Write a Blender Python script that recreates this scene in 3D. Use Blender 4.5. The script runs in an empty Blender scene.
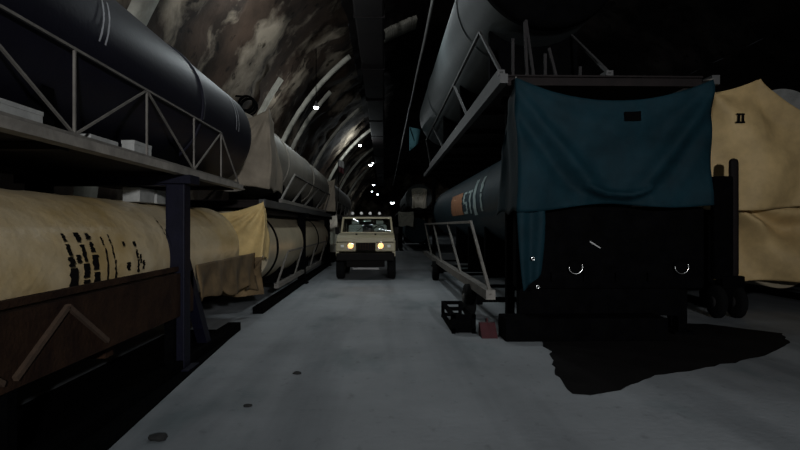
import bpy, bmesh, math, random
from mathutils import Vector, Matrix, noise

random.seed(7)
C = bpy.context.scene.collection
PI = math.pi

# ------------------------------------------------------------------ materials
def mat(name, col, rough=0.7, metal=0.0, var=0.35, scale=3.0, bump=0.15, bscale=25.0,
        col2=None, stretch=(1, 1, 1), spec=0.4, lo=0.35, hi=0.7, emit=None, estr=0.0):
    m = bpy.data.materials.new(name); m.use_nodes = True
    nt = m.node_tree; b = nt.nodes['Principled BSDF']
    tc = nt.nodes.new('ShaderNodeTexCoord'); mp = nt.nodes.new('ShaderNodeMapping')
    mp.inputs['Scale'].default_value = stretch
    nt.links.new(tc.outputs['Object'], mp.inputs['Vector'])
    n = nt.nodes.new('ShaderNodeTexNoise'); n.inputs['Scale'].default_value = scale
    n.inputs['Detail'].default_value = 6; n.inputs['Roughness'].default_value = 0.62
    nt.links.new(mp.outputs['Vector'], n.inputs['Vector'])
    r = nt.nodes.new('ShaderNodeValToRGB')
    c2 = col2 or tuple(c * (1 - var) for c in col)
    r.color_ramp.elements[0].position = lo; r.color_ramp.elements[0].color = (*c2, 1)
    r.color_ramp.elements[1].position = hi; r.color_ramp.elements[1].color = (*col, 1)
    nt.links.new(n.outputs['Fac'], r.inputs['Fac'])
    nt.links.new(r.outputs['Color'], b.inputs['Base Color'])
    b.inputs['Roughness'].default_value = rough; b.inputs['Metallic'].default_value = metal
    b.inputs['Specular IOR Level'].default_value = spec
    if bump:
        n2 = nt.nodes.new('ShaderNodeTexNoise'); n2.inputs['Scale'].default_value = bscale
        n2.inputs['Detail'].default_value = 4
        nt.links.new(mp.outputs['Vector'], n2.inputs['Vector'])
        bp = nt.nodes.new('ShaderNodeBump'); bp.inputs['Strength'].default_value = bump
        bp.inputs['Distance'].default_value = 0.03
        nt.links.new(n2.outputs['Fac'], bp.inputs['Height'])
        nt.links.new(bp.outputs['Normal'], b.inputs['Normal'])
    if emit:
        b.inputs['Emission Color'].default_value = (*emit, 1)
        b.inputs['Emission Strength'].default_value = estr
    return m

def floor_mat():
    m = mat('worn_concrete', (0.252, 0.266, 0.276), rough=0.75, scale=0.55, var=0.32, bump=0.2, bscale=14, lo=0.3, hi=0.72)
    nt = m.node_tree; b = nt.nodes['Principled BSDF']
    tc = [n for n in nt.nodes if n.type == 'TEX_COORD'][0]
    base = b.inputs['Base Color'].links[0].from_socket
    def noisemask(scale, stretch, lo, hi, off=(0, 0, 0)):
        mp = nt.nodes.new('ShaderNodeMapping'); mp.inputs['Scale'].default_value = stretch
        mp.inputs['Location'].default_value = off
        nt.links.new(tc.outputs['Object'], mp.inputs['Vector'])
        n = nt.nodes.new('ShaderNodeTexNoise'); n.inputs['Scale'].default_value = scale; n.inputs['Detail'].default_value = 5
        nt.links.new(mp.outputs['Vector'], n.inputs['Vector'])
        mr = nt.nodes.new('ShaderNodeMapRange'); mr.inputs['From Min'].default_value = lo; mr.inputs['From Max'].default_value = hi
        nt.links.new(n.outputs['Fac'], mr.inputs['Value'])
        return mr.outputs['Result']
    def mult(src, fac, col):
        mx = nt.nodes.new('ShaderNodeMix'); mx.data_type = 'RGBA'; mx.blend_type = 'MULTIPLY'
        nt.links.new(fac, mx.inputs['Factor']); nt.links.new(src, mx.inputs['A'])
        mx.inputs['B'].default_value = (*col, 1)
        return mx.outputs['Result']
    c = mult(base, noisemask(1.1, (1.0, 0.08, 1), 0.48, 0.72), (0.5, 0.52, 0.54))     # long wheel tracks
    c = mult(c, noisemask(0.8, (1, 0.35, 1), 0.55, 0.7, (4, 9, 0)), (0.45, 0.56, 0.57))   # damp patches
    c = mult(c, noisemask(7, (1, 0.6, 1), 0.62, 0.75), (0.7, 0.7, 0.7))                  # dirt flecks
    nt.links.new(c, b.inputs['Base Color'])
    return m

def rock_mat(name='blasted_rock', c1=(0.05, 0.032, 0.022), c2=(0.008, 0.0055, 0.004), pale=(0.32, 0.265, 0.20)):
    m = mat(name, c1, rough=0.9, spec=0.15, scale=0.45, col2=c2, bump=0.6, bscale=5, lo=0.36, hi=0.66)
    nt = m.node_tree; b = nt.nodes['Principled BSDF']
    tc = [n for n in nt.nodes if n.type == 'TEX_COORD'][0]
    base = b.inputs['Base Color'].links[0].from_socket
    n = nt.nodes.new('ShaderNodeTexNoise'); n.inputs['Scale'].default_value = 0.42; n.inputs['Detail'].default_value = 8
    n.inputs['Roughness'].default_value = 0.58
    nt.links.new(tc.outputs['Object'], n.inputs['Vector'])
    mr = nt.nodes.new('ShaderNodeMapRange'); mr.inputs['From Min'].default_value = 0.5; mr.inputs['From Max'].default_value = 0.66
    nt.links.new(n.outputs['Fac'], mr.inputs['Value'])
    mx = nt.nodes.new('ShaderNodeMix'); mx.data_type = 'RGBA'
    nt.links.new(mr.outputs['Result'], mx.inputs['Factor']); nt.links.new(base, mx.inputs['A'])
    mx.inputs['B'].default_value = (*pale, 1)
    n3 = nt.nodes.new('ShaderNodeTexNoise'); n3.inputs['Scale'].default_value = 2.2; n3.inputs['Detail'].default_value = 6
    nt.links.new(tc.outputs['Object'], n3.inputs['Vector'])
    mr3 = nt.nodes.new('ShaderNodeMapRange'); mr3.inputs['From Min'].default_value = 0.62; mr3.inputs['From Max'].default_value = 0.68
    nt.links.new(n3.outputs['Fac'], mr3.inputs['Value'])
    mx3 = nt.nodes.new('ShaderNodeMix'); mx3.data_type = 'RGBA'; mx3.blend_type = 'MULTIPLY'
    nt.links.new(mr3.outputs['Result'], mx3.inputs['Factor']); nt.links.new(mx.outputs['Result'], mx3.inputs['A'])
    mx3.inputs['B'].default_value = (0.2, 0.18, 0.16, 1)
    nt.links.new(mx3.outputs['Result'], b.inputs['Base Color'])
    return m

def glass_mat():
    m = bpy.data.materials.new('windscreen_glass'); m.use_nodes = True
    nt = m.node_tree; nt.nodes.clear()
    o = nt.nodes.new('ShaderNodeOutputMaterial'); mx = nt.nodes.new('ShaderNodeMixShader')
    t = nt.nodes.new('ShaderNodeBsdfTransparent'); t.inputs['Color'].default_value = (0.75, 0.8, 0.78, 1)
    g = nt.nodes.new('ShaderNodeBsdfGlossy'); g.inputs['Roughness'].default_value = 0.05
    mx.inputs['Fac'].default_value = 0.08
    nt.links.new(t.outputs[0], mx.inputs[1]); nt.links.new(g.outputs[0], mx.inputs[2]); nt.links.new(mx.outputs[0], o.inputs[0])
    return m

M = {
 'floor': floor_mat(), 'rock': rock_mat(), 'shaderock': rock_mat('shaded_rock', (0.016, 0.012, 0.011), (0.004, 0.003, 0.003), (0.04, 0.034, 0.03)), 'glass': glass_mat(),  # darkened copy of the rock: shade of ceiling and right wall in its colour
 'shotcrete': mat('shotcrete', (0.52, 0.50, 0.42), 0.9, scale=1.2, var=0.5, bump=0.6, bscale=9),
 'navy': mat('navy_paint', (0.007, 0.0065, 0.013), 0.55, var=0.3, scale=2, bump=0.05, spec=0.2),
 'bluepost': mat('dark_blue_steel', (0.0055, 0.0055, 0.014), 0.55, var=0.4, scale=5, bump=0.1, spec=0.12),
 'black': mat('black_steel', (0.0022, 0.0022, 0.0025), 0.95, var=0.5, scale=5, bump=0.1, spec=0.02),
 'blackred': mat('black_primer', (0.009, 0.0055, 0.005), 0.8, var=0.5, scale=4, bump=0.2, spec=0.2),
 'rust': mat('rusty_brown_steel', (0.034, 0.017, 0.009), 0.9, col2=(0.013, 0.006, 0.004), scale=3, bump=0.4, spec=0.1),
 'rustlight': mat('rubbed_brown_steel', (0.085, 0.05, 0.03), 0.8, var=0.4, scale=4, bump=0.2),
 'decksteel': mat('dusty_deck_steel', (0.27, 0.245, 0.21), 0.7, var=0.45, scale=4, bump=0.15),
 'palesteel': mat('pale_grey_steel', (0.17, 0.155, 0.135), 0.65, var=0.45, scale=4, bump=0.15),
 'greysteel': mat('grey_steel', (0.05, 0.0485, 0.047), 0.6, var=0.4, scale=4, bump=0.15),
 'yellow': mat('dusty_yellow_wrap', (0.64, 0.55, 0.39), 0.38, col2=(0.48, 0.33, 0.13), scale=0.8, bump=0.6, bscale=7, stretch=(1, 0.6, 1)),
 'cream': mat('cream_wrap', (0.44, 0.37, 0.25), 0.45, var=0.3, scale=1.4, bump=0.3, bscale=6),
 'greybeige': mat('grey_beige_paint', (0.22, 0.20, 0.165), 0.6, var=0.3, scale=1.5, bump=0.15),
 'browntarp': mat('brown_grey_canvas', (0.21, 0.175, 0.13), 0.85, var=0.35, scale=2.5, bump=0.3, bscale=14),
 'ochretarp': mat('ochre_canvas', (0.60, 0.43, 0.18), 0.8, var=0.35, scale=2.5, bump=0.3, bscale=12),
 'shadeskirt': mat('shaded_ochre_canvas', (0.17, 0.11, 0.05), 0.85, var=0.6, scale=2.5, bump=0.3, bscale=10),  # ochre canvas with the shade near the floor put into its colour
 'beigetarp': mat('beige_canvas', (0.68, 0.48, 0.22), 0.65, var=0.35, scale=1.6, bump=0.3, bscale=9),
 'palecanvas': mat('pale_canvas', (0.78, 0.73, 0.60), 0.8, var=0.3, scale=2, bump=0.3, bscale=9),
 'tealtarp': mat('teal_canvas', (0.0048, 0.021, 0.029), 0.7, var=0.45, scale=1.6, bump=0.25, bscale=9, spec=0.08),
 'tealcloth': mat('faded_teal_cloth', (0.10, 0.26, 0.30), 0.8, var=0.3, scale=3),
 'tealpaint': mat('slate_teal_paint', (0.02, 0.042, 0.054), 0.6, var=0.3, scale=1.5, bump=0.1, spec=0.15),
 'darkbar': mat('dark_grey_bar', (0.022, 0.020, 0.020), 0.8, var=0.3, spec=0.1),
 'tealgrey': mat('grey_teal_paint', (0.065, 0.076, 0.078), 0.55, var=0.35, scale=1.2, bump=0.1),
 'duct': mat('dark_maroon_duct', (0.011, 0.009, 0.009), 0.8, var=0.3, scale=2, bump=0.1, spec=0.08),
 'cable': mat('grey_pipe', (0.30, 0.29, 0.28), 0.5, var=0.3, scale=2, bump=0.05),
 'whitebox': mat('dirty_white_card', (0.34, 0.34, 0.32), 0.8, var=0.3, scale=6, bump=0.1),
 'whitepaint': mat('grey_white_paint', (0.42, 0.42, 0.44), 0.6, var=0.3, scale=6, bump=0),
 'blackpaint': mat('black_paint', (0.006, 0.005, 0.005), 0.9, var=0.4, scale=8, bump=0, spec=0.05),
 'orange': mat('faded_orange_paint', (0.42, 0.18, 0.08), 0.7, var=0.35, scale=4, bump=0),
 'paleteal': mat('pale_teal_paint', (0.36, 0.46, 0.45), 0.7, var=0.4, scale=6, bump=0),
 'jeep': mat('sand_vehicle_paint', (0.27, 0.235, 0.148), 0.5, var=0.2, scale=3, bump=0.05),
 'jeepdark': mat('dark_cab', (0.0055, 0.0045, 0.004), 0.8, var=0.3, bump=0.05, spec=0.1),
 'rubber': mat('tyre_rubber', (0.005, 0.005, 0.005), 0.95, var=0.3, scale=10, bump=0.3, spec=0.1),
 'chrome': mat('worn_chrome', (0.75, 0.75, 0.73), 0.25, 1.0, var=0.2, scale=8, bump=0),
 'seat': mat('pale_seat_cloth', (0.85, 0.84, 0.8), 0.9, var=0.2, scale=6, bump=0.1),
 'red': mat('faded_red_paint', (0.06, 0.011, 0.014), 0.6, var=0.4, scale=8, bump=0.1),
 'stone': mat('grit_stone', (0.014, 0.014, 0.013), 0.9, var=0.4, scale=12, bump=0.4),
 'blackpatch': mat('black_floor_patch', (0.008, 0.007, 0.007), 0.9, var=0.5, scale=1.5, bump=0.1, bscale=6, spec=0.05),
 'headlamp': mat('lit_headlamp', (0.9, 0.8, 0.6), 0.3, bump=0, emit=(1.0, 0.48, 0.14), estr=2.0),
 'taillamp': mat('lit_rear_lamp', (0.5, 0.1, 0.05), 0.3, bump=0, emit=(1.0, 0.25, 0.1), estr=2.0),
 'lamp': mat('lit_lamp_lens', (0.9, 0.95, 0.95), 0.3, bump=0, emit=(0.86, 0.96, 1.0), estr=14.0),
 'rooflamp': mat('clear_lamp_lens', (0.75, 0.74, 0.70), 0.2, bump=0),
 'housing': mat('grey_lamp_housing', (0.10, 0.10, 0.10), 0.5, bump=0),
}

# ------------------------------------------------------------------ mesh builder
class MB:
    def __init__(s): s.bm = bmesh.new(); s.mi = 0
    def _tag(s, faces, smooth=False):
        for f in faces: f.material_index = s.mi; f.smooth = smooth
    def box(s, x0, x1, y0, y1, z0, z1, bevel=0.0):
        v = [s.bm.verts.new(p) for p in ((x0,y0,z0),(x1,y0,z0),(x1,y1,z0),(x0,y1,z0),(x0,y0,z1),(x1,y0,z1),(x1,y1,z1),(x0,y1,z1))]
        q = [(0,3,2,1),(4,5,6,7),(0,1,5,4),(1,2,6,5),(2,3,7,6),(3,0,4,7)]
        fs = [s.bm.faces.new([v[i] for i in t]) for t in q]
        s._tag(fs)
        if bevel:
            es = set(e for f in fs for e in f.edges)
            r = bmesh.ops.bevel(s.bm, geom=list(es), offset=bevel, segments=2, affect='EDGES', profile=0.5)
            s._tag(r['faces'])
        return s
    def bar(s, p, q, w, h=None):
        p, q = Vector(p), Vector(q); h = h or w
        d = (q - p).normalized()
        up = Vector((0, 0, 1)) if abs(d.z) < 0.95 else Vector((1, 0, 0))
        a = d.cross(up).normalized() * w / 2; b = a.cross(d).normalized() * h / 2
        v = [s.bm.verts.new(c + i * a + j * b) for c in (p, q) for i, j in ((-1,-1),(1,-1),(1,1),(-1,1))]
        s._tag([s.bm.faces.new([v[i] for i in t]) for t in ((3,2,1,0),(4,5,6,7),(0,1,5,4),(1,2,6,5),(2,3,7,6),(3,0,4,7))])
        return s
    def tube(s, pts, r, seg=10, caps=True):
        pts = [Vector(p) for p in pts]; rings = []
        ref = None
        for i, p in enumerate(pts):
            t = (pts[min(i+1, len(pts)-1)] - pts[max(i-1, 0)]).normalized()
            if ref is None: ref = Vector((0,0,1)) if abs(t.z) < 0.9 else Vector((1,0,0))
            a = t.cross(ref).normalized(); b = a.cross(t).normalized(); ref = b
            rings.append([s.bm.verts.new(p + r*(math.cos(2*PI*k/seg)*a + math.sin(2*PI*k/seg)*b)) for k in range(seg)])
        fs = []
        for A, B in zip(rings, rings[1:]):
            for k in range(seg): fs.append(s.bm.faces.new((A[k], A[(k+1)%seg], B[(k+1)%seg], B[k])))
        s._tag(fs, True)
        if caps: s._tag([s.bm.faces.new(rings[0][::-1]), s.bm.faces.new(rings[-1])])
        return s
    def lathe(s, prof, origin, axis='Y', seg=48, ncap=True):
        """prof: list of (along, radius)"""
        o = Vector(origin); rings = []
        for t, r in prof:
            ring = []
            for k in range(seg):
                a = 2*PI*k/seg; c, n = r*math.cos(a), r*math.sin(a)
                v = {'Y': (c, t, n), 'Z': (c, n, t), 'X': (t, c, n)}[axis]
                ring.append(s.bm.verts.new(o + Vector(v)))
            rings.append(ring)
        fs = []
        for A, B in zip(rings, rings[1:]):
            for k in range(seg): fs.append(s.bm.faces.new((A[k], A[(k+1)%seg], B[(k+1)%seg], B[k])))
        s._tag(fs, True)
        if ncap: s._tag([s.bm.faces.new(rings[0][::-1]), s.bm.faces.new(rings[-1])])
        return s
    def prism(s, poly, a0, a1, axis='Y'):
        """poly in the plane across axis, extruded a0..a1"""
        def P(u, w, a): return {'Y': (u, a, w), 'X': (a, u, w), 'Z': (u, w, a)}[axis]
        A = [s.bm.verts.new(P(u, w, a0)) for u, w in poly]; B = [s.bm.verts.new(P(u, w, a1)) for u, w in poly]
        n = len(poly)
        fs = [s.bm.faces.new(A), s.bm.faces.new(B[::-1])]
        for k in range(n): fs.append(s.bm.faces.new((A[k], B[k], B[(k+1)%n], A[(k+1)%n])))
        s._tag(fs); return s
    def grid(s, fn, nu, nv, smooth=True):
        V = [[s.bm.verts.new(fn(i/nu, j/nv)) for j in range(nv+1)] for i in range(nu+1)]
        s._tag([s.bm.faces.new((V[i][j], V[i+1][j], V[i+1][j+1], V[i][j+1])) for i in range(nu) for j in range(nv)], smooth)
        return s
    def torus(s, c, R, r, axis='Y', seg=28, ts=8, a0=0, a1=360):
        full = (a1 - a0) >= 360
        pts = []
        for k in range(seg + 1):
            a = math.radians(a0 + (a1 - a0) * k / seg)
            u, w = R*math.cos(a), R*math.sin(a)
            pts.append(Vector(c) + Vector({'Y': (u, 0, w), 'X': (0, u, w), 'Z': (u, w, 0)}[axis]))
        return s.tube(pts, r, ts, caps=not full)
    def patch(s, cx, cz, r, y0, y1, a0, a1, n=10, jag=0.0, m=3, lift=0.012, slant=0.0):
        """strip of paint lying on a cylinder along Y; angles in degrees"""
        off = [(random.uniform(-jag, jag), random.uniform(-jag, jag)) for _ in range(n+1)]
        def f(u, v):
            i = min(n, round(v*n)); a = math.radians(a0 + (a1-a0)*v)
            ya = y0 + off[i][0]; yb = y1 + off[i][1]
            y = ya + (yb-ya)*u + slant*v
            return Vector((cx + (r+lift)*math.cos(a), y, cz + (r+lift)*math.sin(a)))
        return s.grid(f, m, n)
    def build(s, name, mats, parent=None, recalc=True, origin=None):
        if recalc: bmesh.ops.recalc_face_normals(s.bm, faces=s.bm.faces)
        me = bpy.data.meshes.new(name); s.bm.to_mesh(me); s.bm.free()
        if not isinstance(mats, (list, tuple)): mats = [mats]
        for m in mats: me.materials.append(m)
        o = bpy.data.objects.new(name, me); C.objects.link(o)
        if parent is not None:
            o.parent = parent
            wl = Vector((0, 0, 0)); p = parent
            while p is not None: wl += p.location; p = p.parent
            me.transform(Matrix.Translation(-wl))
        elif origin is not None:
            o.location = origin; me.transform(Matrix.Translation(-Vector(origin)))
        return o

def thing(name, label, cat, loc=(0, 0, 0), group=None):
    o = bpy.data.objects.new(name, None); C.objects.link(o)
    o.location = loc; o.empty_display_size = 0.2
    o['label'] = label; o['category'] = cat
    if group: o['group'] = group
    return o
def tag(o, label, cat, group=None):
    o['label'] = label; o['category'] = cat
    if group: o['group'] = group
    return o
def struct(o): o['kind'] = 'structure'; return o
def solid(o, t=0.012):
    md = o.modifiers.new('thickness', 'SOLIDIFY'); md.thickness = t; md.offset = 0
    return o

# ------------------------------------------------------------------ the tunnel
VX, VZ, VR = 5.0, 1.0, 10.3
Y0, Y1 = -14.0, 110.0
a_low = math.degrees(math.asin(-VZ / VR))       # where the arch meets the ground
struct(MB().grid(lambda u, v: Vector((-6.5 + 23*u, Y0 + (Y1-Y0)*v, 0)), 6, 30).build('floor', M['floor']))

def rockpt(a, y, amp=0.55):
    ca, sa = math.cos(a), math.sin(a)
    p = Vector((VX + VR*ca, y, VZ + VR*sa))
    n = noise.fractal(p*0.45, 0.9, 2.1, 5) * 0.5 + noise.noise(p*1.9) * 0.18
    r = VR + 0.12 + amp*max(0.0, 0.5 + n)
    return Vector((VX + r*ca, y, max(-0.3, VZ + r*sa)))
def shell(name, a0, a1, ya, yb, nu, nv, m='rock'):
    o = MB().grid(lambda u, v: rockpt(math.radians(a0 + (a1-a0)*u), ya + (yb-ya)*v), nu, nv).build(name, M[m], recalc=False)
    struct(o)
shell('wall_left', 180 - a_low + 2, 127, Y0, Y1, 46, 330)
shell('ceiling', 127, 42, Y0, Y1, 54, 220, 'shaderock')
shell('wall_right', 42, a_low - 2, Y0, Y1, 24, 160, 'shaderock')
for nm, y in (('wall_back', Y0), ('wall_front', Y1)):
    struct(MB().grid(lambda u, v: Vector((-7 + 24*u, y + 0.25*noise.noise(Vector((u*9, v*9, y))), -0.2 + 12.6*v)), 24, 14).build(nm, M['rock']))

def rib(n, y, w, r0=VR-0.10, r1=VR+0.06, a0=186, a1=-6, jag=0.06):
    mb = MB(); N = 90
    prev = None
    for k in range(N+1):
        a = math.radians(a0 + (a1-a0)*k/N); ca, sa = math.cos(a), math.sin(a)
        j = jag*noise.noise(Vector((k*0.35, y, 0))); j2 = jag*noise.noise(Vector((k*0.5, y, 7)))
        ring = [mb.bm.verts.new((VX + r*ca, yy, max(-0.1, VZ + r*sa))) for r, yy in
                ((r1, y-w/2+j), (r0+0.05+j2*0.5, y-w/2+j), (r0+j2*0.5, y-w/2+0.06+j), (r0+j2*0.5, y+w/2-0.06+j2), (r0+0.05+j2*0.5, y+w/2+j2), (r1, y+w/2+j2))]
        if prev:
            for i in range(5): mb.bm.faces.new((prev[i], prev[i+1], ring[i+1], ring[i])).smooth = True
        prev = ring
    struct(mb.build('trim_%d' % n, M['shotcrete']))
for n, (y, w, a0, a1) in enumerate(((10.3, 0.55, 186, 128), (20.0, 0.22, 186, 146), (25.0, 0.3, 186, 129), (27.4, 0.26, 186, 137), (36.0, 0.4, 186, 128), (46.0, 0.6, 186, 126), (57.0, 0.6, 186, 124), (70.0, 0.7, 186, 120), (25.4, 1.4, 119, 110.5)), 1):
    rib(n, y, w, a0=a0, a1=a1)

# ventilation duct and pipe slung under the crown
d = thing('ventilation_duct', 'long dark rectangular duct slung under the tunnel roof', 'duct', (-0.46, 2.0, 8.2))
MB().box(-0.92, 0.0, 1.0, 95, 8.2, 8.85, 0.06).build('duct_body', M['duct'], d)
for y in range(6, 95, 6): MB().box(-0.95, 0.03, y, y+0.07, 8.17, 8.88).build('joint_flange', M['duct'], d)
for y in range(4, 95, 10):
    h = MB(); h.bar((-0.46, y, 8.83), (-0.46, y, 10.1), 0.04); h.build('hanger', M['black'], d)
p = thing('overhead_pipe', 'thin pale pipe running along the roof right of the duct', 'pipe', (1.41, 2.0, 8.2))
MB().tube([(1.41 + 0.008*math.sin(y*0.7), y, 8.2 - 0.006*math.sin(y*1.3)) for y in range(2, 94, 1)], 0.05, 8).build('pipe_run', M['cable'], p)
for y in range(5, 94, 8):
    MB().bar((1.41, y, 8.22), (1.41, y, 10.4), 0.025).build('hanger', M['black'], p)

# ------------------------------------------------------------------ canisters, cradles, racks, tarpaulins
def canister(label, cx, cz, r, y0, y1, m, bands=(), wrinkle=0.0, dome0=0.1, dome1=0.35, marks=None, mats2=(), bandmat=None, name='storage_canister', group=None):
    t = thing(name, label, 'canister', (cx, y0, cz - r), group)
    prof = [(y0, r*0.03)]
    for k in range(0, 7):
        a = PI/2*k/6; prof.append((y0 + dome0*(1-math.sin(a)), r*max(0.05, 1-(1-math.sin(a))*min(1, 0.35 + dome0)) if k < 6 else r))
    n = int((y1-y0)/0.16)
    for k in range(1, n): prof.append((y0 + dome0 + (y1-y0-dome0-dome1)*k/n, r))
    for k in range(0, 8):
        a = PI/2*k/7; prof.append((y1 - dome1 + dome1*math.sin(a), r*math.cos(a)*1.0 if k < 7 else 0.02))
    mb = MB(); mb.lathe(prof, (cx, 0, cz), 'Y', 72)
    if wrinkle:
        for v in mb.bm.verts:
            q = Vector((v.co.x - cx, 0, v.co.z - cz))
            if q.length < r*0.4: continue
            nn = noise.noise(Vector((v.co.x*1.2, v.co.y*3.1 + v.co.z*1.4, v.co.z*1.2))) * 0.6 + noise.noise(v.co*4.2) * 0.4
            v.co += q.normalized() * nn * wrinkle
    if marks: marks(mb, cx, cz, r + wrinkle*0.8)
    mb.build('canister_body', [m, *mats2], t)
    for yb in bands:
        MB().lathe([(yb-0.035, r-0.05), (yb-0.035, r+0.022+wrinkle), (yb+0.035, r+0.022+wrinkle), (yb+0.035, r-0.05)], (cx, 0, cz), 'Y', 72, ncap=False).build('clamp_band', bandmat or m, t)
    return t

def cradle(label, xi, xo, cx, cz, r, zb, zt, bots, tops, m, w=0.035, wb=None, ends=True, base=0.0, mbase=None, saddles=3, name='transport_cradle', upright=True, gap=0.0, hb=None, zs=None):
    """xi, xo: x of the aisle-side and the far truss; bots / tops: y of the lower and upper nodes"""
    t = thing(name, label, 'cradle', ((xi+xo)/2, bots[0], base))
    wb = wb or w
    hb = hb or wb
    for x in (xi, xo):
        MB().bar((x, bots[0], zb), (x, bots[-1], zb), wb, hb).build('lower_rail', m, t)
        MB().bar((x, tops[0], zt), (x, tops[-1], zt), w).build('upper_rail', m, t)
    for x in (xi, xo):
        for q in (0, 1):
            pass
        for (ya, yb, kind) in upright(bots, tops):
            MB().bar((x, ya, zb), (x, yb, zt), w*0.85).build('brace' if kind else 'upright', m, t)
    lo, hi = bots[0] + 0.4, bots[-1] - 0.6
    for k in range(saddles):
        y = lo + (hi-lo)*(k+0.35)/saddles
        half = min(r*0.8, abs(xo-xi)/2 - 0.02)
        z0_ = zb - wb/2 if zs is None else zs
        poly = [(cx-half, z0_), (cx+half, z0_)]
        for q in range(0, 13):
            x = cx + half - 2*half*q/12
            zz = cz - math.sqrt(max(0, (r+gap+0.008)**2 - (x-cx)**2))
            poly.append((x, max(z0_ + 0.02, zz)))
        s = MB(); s.prism(poly, y, y+0.16); s.build('saddle', mbase or m, t)
        MB().bar((xi, y+0.08, zb), (xo, y+0.08, zb), w, w).build('cross_member', mbase or m, t)
    return t
def warren(bots, tops):
    out = [(b, b, 0) for b in bots if tops[0] <= b <= tops[-1]]
    for b in bots:
        for tt in tops:
            if 0.05 < abs(b-tt) < 1.6: out.append((b, tt, 1))
    return out
def slanted(bots, tops):
    return [(b, tt, 1) for b, tt in zip(bots, tops)]

def rack(label, x0, sg, W, y0, y1, zd, posts, mpost, mdeck, th=0.14, pw=0.22, lower=None, braces=True, front=None, baserail=True, lip=True, inset=0.03, floor_shade=False):
    """two-level storage rack; x0 = aisle face, sg = -1 left / +1 right, deck top at zd"""
    xa, xb = x0, x0 + sg*W
    t = thing('storage_rack', label, 'rack', ((xa+xb)/2, y0, 0))
    dk = MB()
    for x in (xa, xb): dk.box(min(x, x - sg*-0.12), max(x, x - sg*-0.12), y0, y1, zd-th, zd)
    dk.build('deck_edge_beam', mdeck, t)
    MB().box(min(xa+sg*0.13, xb-sg*0.13), max(xa+sg*0.13, xb-sg*0.13), y0+0.02, y1-0.02, zd-0.035, zd-0.01).build('deck_plate', M['blackred'], t)
    for k, y in enumerate([y0 + 0.06 + (y1-y0-0.3)*i/max(2, int((y1-y0)/2.4)) for i in range(max(2, int((y1-y0)/2.4))+1)]):
        MB().box(min(xa, xb)+0.125, max(xa, xb)-0.125, y, y+0.12, zd-th-0.02, zd-0.04).build('cross_beam', front if (front and k == 0) else M['blackred'], t)
    if lip:
        lp = MB(); xx = xa + sg*0.28
        lp.box(xx-0.04, xx+0.04, y0+0.1, y1-0.1, zd-th-0.13, zd-th-0.03); lp.build('stringer', M['blackred'], t)
    for y in posts:
        if pw > 0.2: MB().box(min(xa, xb)+0.14, max(xa, xb)-0.14, y-0.1, y+0.1, zd-th-0.12, zd-th-0.02).build('transverse_beam', mpost, t)
        for x, far in ((xa + sg*(pw/2+inset), 0), (xb - sg*(pw/2+0.03), 1)):
            pm = MB()
            pm.box(x-pw/2, x+pw/2, y-pw/2, y+pw/2, 0.03, zd-th-0.1, 0.012)
            po = pm.build('post', mpost, t)
            MB().box(x-pw*0.9, x+pw*0.9, y-pw*0.75, y+pw*0.75, zd-th-0.1, zd-th-0.001).build('post_cap', mpost, po)
            MB().box(x-pw*0.85, x+pw*0.85, y-pw*0.85, y+pw*0.85, 0.0, 0.035).build('foot_plate', mpost, po)
            if braces and not far:
                MB().bar((x, y+pw*0.4, zd*0.58), (x, y+1.05, 0.06), 0.13, 0.15).build('foot_brace', mpost, po)
    if floor_shade:
        MB().prism([(-3.4, y0), (-2.06, y0), (-2.08, 4.2), (-2.2, 6.4), (-2.32, 8.8), (-2.34, y1-0.05), (-3.4, y1-0.05)], 0.0, 0.02, 'Z').build('floor_shade_sheet', M['black'], t)  # black sheet standing in for the rack's shadow on the floor
    if baserail:
        for x in (xa + sg*0.14, xb - sg*0.14):
            MB().box(x-0.1, x+0.1, y0, y1, 0.0, 0.13).build('base_rail', M['black'], t)
    return t

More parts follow.
